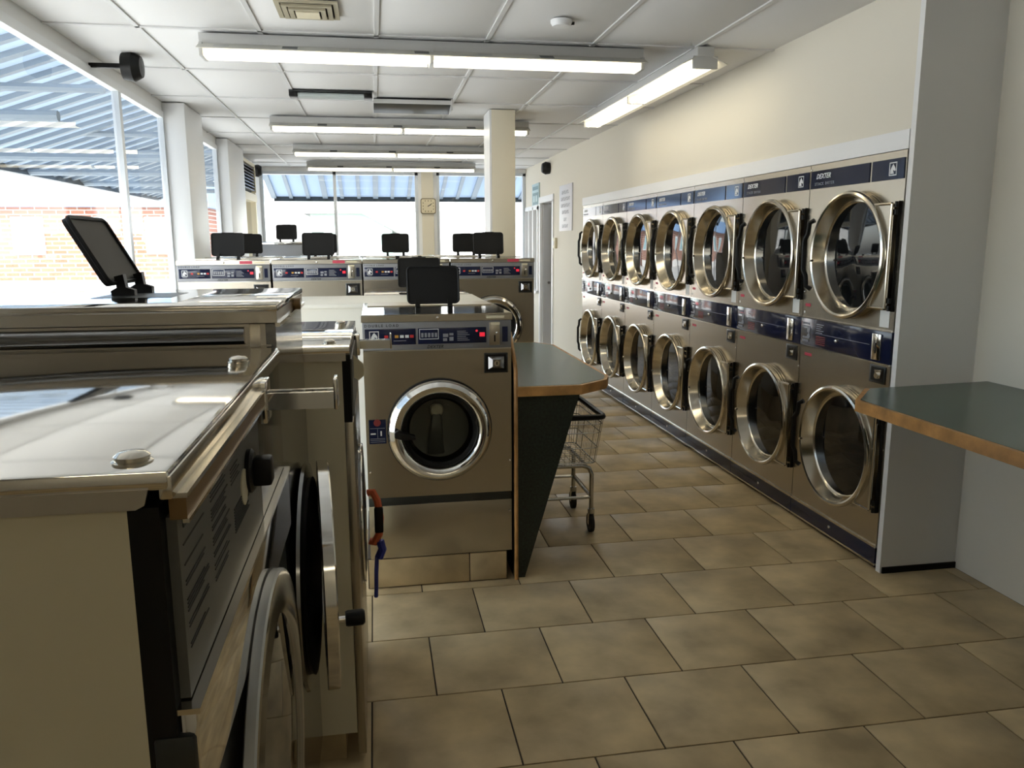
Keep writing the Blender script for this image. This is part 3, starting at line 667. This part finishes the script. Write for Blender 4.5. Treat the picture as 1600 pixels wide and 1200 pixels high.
sp = MB().lathe([(.018, 0), (.018, .62)], (0, 0, 0), 'y', 16, True, True).build('side_groove', 'dark_chrome', tB, matrix=Matrix.Translation((-hB, .06, 1.395)))
B('side_strip', 'steel_h', -hB-.003, -hB, .01, .7, 1.372, 1.376, tB); B('side_post', 'ring_steel', -hB-.004, -hB, .03, .05, 1.372, 1.418, tB)
big_door(tB, .76, .282, 0, 0, True, 5.2, .033)
soap_lid(tB, .118, .38, 1.458, .26, .17, 28)
# machine C : lower, cream side
tC, hC = left_machine('coin_washer', 'coin washer with a tall cream side panel ending the left row', -.075, 2.25, 3.0)
B('body', 'cream_panel', -hC, hC, .023, .76, .104, 1.268, tC); B('side_frame', 'black', -hC+.002, hC, .0, .023, 1.075, 1.268, tC)
B('front_panel', 'steel', -hC, hC, -.002, .0225, .03, 1.075, tC, .002)
B('base', 'tile', -hC+.03, hC, .06, .7, 0, .104, tC)
tp = MB().box(-hC-.006, hC+.006, .0, .78, 1.272, 1.292).build('top_cover', 'mirror_steel', tC, .003); B('top_flange', 'steel_h', -hC-.008, hC, .012, .78, 1.252, 1.274, tp)
rivet(tp, -.29, .06, 1.292); rivet(tp, .27, .05, 1.292); rivet(tp, -.30, .17, 1.292); B('latch', 'black', -.30, -.27, .145, .16, 1.292, 1.305, tp)
B('control_panel', 'label_grey', -hC+.01, hC, -.004, .0, 1.09, 1.255, tC); coin_slide(tC, .12, 1.236, .12)
MB().prism([(-.002, 1.245), (-.002, 1.175), (-.018, 1.165), (-.034, 1.18), (-.034, 1.215)], 'x', -.2, -.197).build('hang_tag', 'sticker_cream', tC)
big_door(tC, .66, .24, .05, .012, False, 0, .012)

st = thing('strap', 'orange strap with a black buckle and a hanging blue cord on the coin washer front', 'strap', (-.016, 2.62, 0))
MB().tube([(-.03, 0, .745), (-.015, -.005, .75), (.0, -.01, .72), (.008, -.01, .66), (.002, -.01, .60), (-.015, -.005, .57), (-.03, 0, .575)], .013, 8).build('strap_loop', 'orange', st)
B('buckle', 'black', -.012, .018, -.03, -.008, .61, .70, st, .006); MB().tube([(.0, -.005, .58), (.006, -.008, .55), (-.008, -.006, .52), (-.012, -.004, .46), (-.014, -.002, .40), (-.016, 0, .37)], .007, 8).build('cord', 'blue_cord', st); MB().tube([(.004, -.006, .575), (.012, -.008, .545), (.0, -.006, .515)], .014, 8).build('cord_knot', 'blue_cord', st)

# ------------------------------------------------------------------ folding counter
ct = thing('folding_counter', 'dark green laminate folding counter with oak edging beside the single washer', 'counter', (.625, 3.5, 0))
top = [(0, 0), (.29, 0), (.44, .12), (.475, .22), (.475, 1.42), (.38, 1.58), (0, 1.58)]
MB().prism(top, 'z', .895, .93).build('top', 'laminate', ct)
edge = [(.0, -.018), (.298, -.018), (.452, .108), (.493, .216), (.493, 1.43), (.39, 1.598), (0, 1.598), (0, 1.58), (.38, 1.58), (.475, 1.42), (.475, .22), (.44, .12), (.29, 0), (0, 0)]
MB().prism(edge, 'z', .885, .929).build('edge_banding', 'wood', ct)
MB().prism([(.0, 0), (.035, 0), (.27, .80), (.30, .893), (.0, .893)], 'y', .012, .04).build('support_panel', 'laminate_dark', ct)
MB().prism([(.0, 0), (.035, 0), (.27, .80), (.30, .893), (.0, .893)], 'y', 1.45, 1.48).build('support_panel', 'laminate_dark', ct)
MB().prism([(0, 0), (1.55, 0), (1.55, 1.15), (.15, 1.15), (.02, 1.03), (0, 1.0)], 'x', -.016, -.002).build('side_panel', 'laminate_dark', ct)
MB().tube([(-.009, -.004, .0), (-.009, -.004, 1.0), (-.009, .02, 1.035), (-.009, .15, 1.158), (-.009, 1.55, 1.158)], .010, 6).build('side_edging', 'wood', ct)
# counter on the right
c3 = thing('wall_counter', 'dark green laminate counter with oak edging along the right wall', 'counter', (1.93, 2.88, 0))
MB().prism([(.0, 0), (.19, .22), (.82, .28), (.82, -2.4), (.02, -2.4)], 'z', .905, .94).build('top', 'laminate', c3)
MB().prism([(.19, .22), (0, 0), (.02, -2.4), (.0, -2.4), (-.018, .006), (.178, .238)], 'z', .893, .939).build('edge_banding', 'wood', c3)
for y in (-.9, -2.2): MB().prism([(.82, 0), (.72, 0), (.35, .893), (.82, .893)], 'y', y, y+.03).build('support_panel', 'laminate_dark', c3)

# ------------------------------------------------------------------ laundry cart
ca = thing('laundry_cart', 'chrome wire laundry cart with a black bumper rim under the counter', 'cart', (.93, 4.24, 0))
hx, hy = .25, .26; bx, by = .215, .225; zt, zb = .66, .40
def rr(x, y, z, r=.03):
    out = []
    for sx, sy, a0 in ((1, 1, 0), (-1, 1, 90), (-1, -1, 180), (1, -1, 270)):
        for k in range(4): an = R(a0+30*k); out.append((sx*(x-r)+r*math.cos(an), sy*(y-r)+r*math.sin(an), z))
    return out
MB().tube(rr(hx, hy, zt), .016, 8, True).build('bumper_rim', 'black', ca)
wb = MB()
for f in (.33, .66, .85): wb.tube(rr(bx+(hx-bx)*f, by+(hy-by)*f, zb+(zt-zb)*f), .0028, 6, True)
wb.tube(rr(bx, by, zb), .004, 6, True)
n = 15
for k in range(n+1):
    f = -1+2*k/n
    for s in (-1, 1):
        wb.tube([(f*bx*.95, s*by, zb), (f*hx*.95, s*hy, zt)], .0018, 5); wb.tube([(s*bx, f*by*.95, zb), (s*hx, f*hy*.95, zt)], .0018, 5)
for k in range(12):
    f = -1+2*(k+.5)/12; wb.tube([(f*bx, -by, zb), (f*bx, by, zb)], .0018, 5); wb.tube([(-bx, f*by, zb+.003), (bx, f*by, zb+.003)], .0018, 5)
wb.build('wire_basket', 'wire', ca, kind='stuff')
fr = MB()
for s in (-1, 1):
    fr.tube([(-.2, s*.2, .13), (-.2, s*.2, .33), (-.185, s*.2, .365), (-.15, s*.2, .38), (.15, s*.2, .38), (.185, s*.2, .365), (.2, s*.2, .33), (.2, s*.2, .13)], .012, 10); fr.tube([(-.2, s*.2, .2), (.2, s*.2, .2)], .009, 8)
for s in (-1, 1): fr.tube([(s*.2, -.2, .2), (s*.2, .2, .2)], .009, 8); fr.tube([(s*.17, -.2, .378), (s*.17, .2, .378)], .009, 8)
fr.build('frame', 'wire', ca)
for sx in (-1, 1):
    for sy in (-1, 1):
        c = MB().prism([(-.012, .115), (.012, .115), (.02, .05), (.01, .045), (-.01, .045)], 'x', sx*.2-.016, sx*.2-.012); c.prism([(-.012, .115), (.012, .115), (.02, .05), (.01, .045), (-.01, .045)], 'x', sx*.2+.012, sx*.2+.016)
        c.v = [(a, b+sy*.2+.0, z) for a, b, z in c.v]; c.cyl((sx*.2, sy*.2, 0), .02, .11, .135, 'z', 12)
        o = c.build('caster', 'wire', ca); MB().cyl((sx*.2, sy*.2+.008, .052), .052, -.011, .011, 'x', 24).build('wheel', 'rubber', o)

# ------------------------------------------------------------------ lights
def strip_light(name, label, group, loc, rz, L=2.44, lit=True, rot_only=False):
    t = thing(name, label, 'ceiling light', loc, rz, group); h = L/2      # hangs from z=0 downward, runs along x
    B('channel', 'fixture', -h, h, -.05, .05, -.058, -.004, t, .003); B('mount', 'dark_metal', -h+.04, h-.04, -.02, .02, -.004, 0, t)
    for s in (-1, 1):
        mb = MB().prism([(s*.045, -.060), (s*.135, -.100), (s*.137, -.097), (s*.047, -.056)], 'x', -h, h); mb.build('reflector', 'reflector', t)
        for k in range(7): MB().prism([(s*.062, -.0655), (s*.112, -.0885), (s*.113, -.0860), (s*.063, -.0630)], 'x', -h+.12+k*L/7-.04, -h+.12+k*L/7+.04).build('slot', 'dark_metal' if k % 2 else 'fixture', t)
    for s in (-1, 1):
        for e in (-1, 1):
            x0, x1 = (.02, h-.025) if e > 0 else (-h+.025, -.02)
            MB().cyl((0, s*.042, -.104), .019, x0, x1, 'x', 14).build('tube_lamp', 'tube_lamp' if lit else 'tube_off', t)
    for x in (-h+.012, 0, h-.012): B('socket', 'fixture', x-.010, x+.010, -.075, .075, -.125, -.055, t, .003)
    return t
for i, (y, l) in enumerate([(4.72, 'lit two-tube strip light over the single washer'), (7.58, 'lit two-tube strip light hung behind the room column'), (9.65, 'lit two-tube strip light, second from the far windows'), (11.55, 'lit two-tube strip light beside the far windows')]):
    strip_light('strip_light', l, 'strip lights across the ceiling', (.355 if i == 0 else .30, y, CZ), 0, 2.46 if i == 0 else 2.32)
strip_light('strip_light', 'added two-tube fill light, unseen behind the camera', 'strip lights across the ceiling', (.6, -1.9, CZ), 0)  # extra fixture out of view, added to brighten the foreground
strip_light('strip_light', 'lit strip light running along the dryer wall', None, (1.92, 5.78, CZ), R(90), 2.44)
br = thing('back_room_fill_lamp', 'small unseen fill lamp added in the back room behind the doorway', 'ceiling light', (2.95, 10.85, 2.66)); MB().lathe([(.12, 0), (.12, -.03), (.09, -.05), (.001, -.06)], (0, 0, 0), 'z', 20).build('diffuser', 'tube_lamp', br); MB().cyl((0, 0, 0), .13, -.01, .045, 'z', 20).build('base', 'fixture', br)  # added lamp, out of view, lifts the otherwise black doorway
u1 = thing('unlit_light', 'unlit fluorescent fixture with bare grey tubes in the ceiling', 'ceiling light', (-.27, 6.32, CZ))
B('tray', 'dark_metal', -.30, .30, -.06, .06, -.012, 0, u1)
for y in (-.03, .03): MB().cyl((0, y, -.03), .018, -.24, .24, 'x', 14).build('tube_lamp', 'tube_off', u1)
for x in (-.27, .27): B('socket', 'black', x-.03, x+.03, -.06, .06, -.045, -.01, u1, .003)
u2 = thing('unlit_light', 'unlit fluorescent fixture with a dark tilted reflector tray', 'ceiling light', (.34, 6.62, CZ))
MB().prism([(-.11, -.005), (.13, -.005), (.13, -.075), (.11, -.08), (-.11, -.03)], 'x', -.30, .30).build('tray', 'dark_metal', u2, .003); B('tray_end', 'fixture', .30, .31, -.12, .13, -.085, 0, u2); B('tray_lip', 'fixture', -.30, .30, -.115, -.105, -.04, -.01, u2)
df = thing('air_diffuser', 'tan square stepped air diffuser in the ceiling', 'air vent', (-.27, 4.16, CZ))
for q, z in ((.145, -.004), (.115, -.014), (.085, -.022)):
    mb = MB()
    for a in ((-q, q, q-.022, q), (-q, q, -q, -q+.022), (-q, -q+.022, -q+.022, q-.022), (q-.022, q, -q+.022, q-.022)): mb.box(a[0], a[1], a[2], a[3], z-.006, z+.004)
    mb.build('diffuser_ring', 'vent_tan', df)
B('throat', 'black_matte', -.14, .14, -.14, .14, -.004, .002, df); B('centre_plate', 'ivory', -.055, .055, -.055, .055, -.032, -.026, df)
sm = thing('smoke_detector', 'small white smoke detector on the ceiling', 'smoke detector', (.976, 4.17, CZ))
MB().lathe([(.055, 0), (.055, -.012), (.045, -.03), (.001, -.034)], (0, 0, 0), 'z', 24).build('housing', 'white_paint', sm); MB().cyl((.052, 0, -.012), .008, 0, .015, 'x', 8).build('sensor', 'dark_metal', sm)

# ------------------------------------------------------------------ wall things
def speaker(label, loc, rz, arm=0):
    t = thing('wall_speaker', label, 'speaker', loc, rz, 'small wall speakers')
    MB().lathe([(.001, -.11), (.06, -.105), (.085, -.06), (.075, 0), (.001, 0)], (0, 0, 0), 'y', 20).build('cabinet', 'black', t); B('bracket', 'black', -.02, .02, -.01, .0, -.06, .06, t)
    if arm: B('bracket_arm', 'black', -.012, .012, 0, arm, -.01, .015, t)
speaker('black wall speaker high above the wall sign and doorway', (RX-.001, 10.75, 2.55), R(-90))
speaker('black wall speaker beside the louvred vent', (LX+.03, 11.75, 2.56), R(90))
speaker('black wall speaker above the large left window', (-1.43, 5.3, 2.615), R(90), .188)
def sign(name, label, yc, zc, wy, hz, base):
    t = thing(name, label, 'sign', (RX-.001, yc, zc), R(-90)); B('board', base, -wy/2, wy/2, -.014, 0, -hz/2, hz/2, t, .002); return t
s2 = sign('notice_sign', 'white notice board with grey lettering beside the doorway', 9.78, 1.99, .66, .56, 'sign_white')
for k, (ww, z) in enumerate(((.38, .19), (.46, .11), (.46, .03), (.34, -.05), (.16, -.14), (.32, -.22))):
    mb = MB(); x = -ww/2; q = 0
    while x < ww/2-.02:
        mb.box(x, x+.012, -.0155, -.014, z-.022, z+.022); mb.box(x, x+.034, -.0155, -.014, z+.014*(q % 3-1)-.004, z+.014*(q % 3-1)+.004); x += .052; q += 1
    mb.build('lettering', 'print_grey', s2)
s1 = sign('notice_sign', 'pale blue notice above the doorway with a framed panel', 11.65, 2.25, .5, .32, 'sign_blue')
pnl = B('panel', 'sign_teal', -.2, .2, -.016, -.014, -.14, .03, s1); MB().box(-.15, -.02, -.018, -.016, -.10, -.01).box(.03, .15, -.018, -.016, -.10, -.01).build('pictogram', 'sign_blue', pnl)
MB().box(-.2, .2, -.0155, -.014, .07, .12).build('lettering', 'sign_teal', s1)
th = thing('thermostat', 'small ivory thermostat on the wall below the notice sign', 'thermostat', (RX-.001, 10.33, 1.56), R(-90)); B('housing', 'ivory', -.055, .055, -.035, 0, -.07, .07, th, .008); B('cover', 'sign_white', -.03, .01, -.04, -.034, -.03, .03, th, .003)
ck = thing('wall_clock', 'square tan wall clock with rounded corners on the beige post', 'clock', (.845, FY-.061, 2.12))
def rsq(q, r, k=6): return [(sx*(q-r)+r*math.cos(R(a0+90*j/(k-1))), sz*(q-r)+r*math.sin(R(a0+90*j/(k-1)))) for sx, sz, a0 in ((1, 1, 0), (-1, 1, 90), (-1, -1, 180), (1, -1, 270)) for j in range(k)]
MB().prism(rsq(.115, .03), 'y', -.035, 0).build('case', 'clock_rim', ck); fc = MB().prism(rsq(.103, .025), 'y', -.038, -.03).build('face', 'clock_face', ck)
nm = MB()
for k in range(12):
    a = R(30*k); s_ = .078/max(abs(math.sin(a)), abs(math.cos(a))); s_ = min(s_, .09); nm.box(s_*math.sin(a)-.006, s_*math.sin(a)+.006, -.0395, -.038, s_*math.cos(a)-.009, s_*math.cos(a)+.009)
nm.build('numeral', 'clock_rim', fc)
def hand(a, ln, wd, nmz): 
    mm = Matrix.Rotation(R(a), 4, 'Y'); MB().box(-wd, wd, -.042, -.040, -.012, ln).build(nmz, 'print_dark', fc, matrix=mm)
hand(60, .05, .006, 'hour_hand'); hand(55, .07, .004, 'minute_hand')
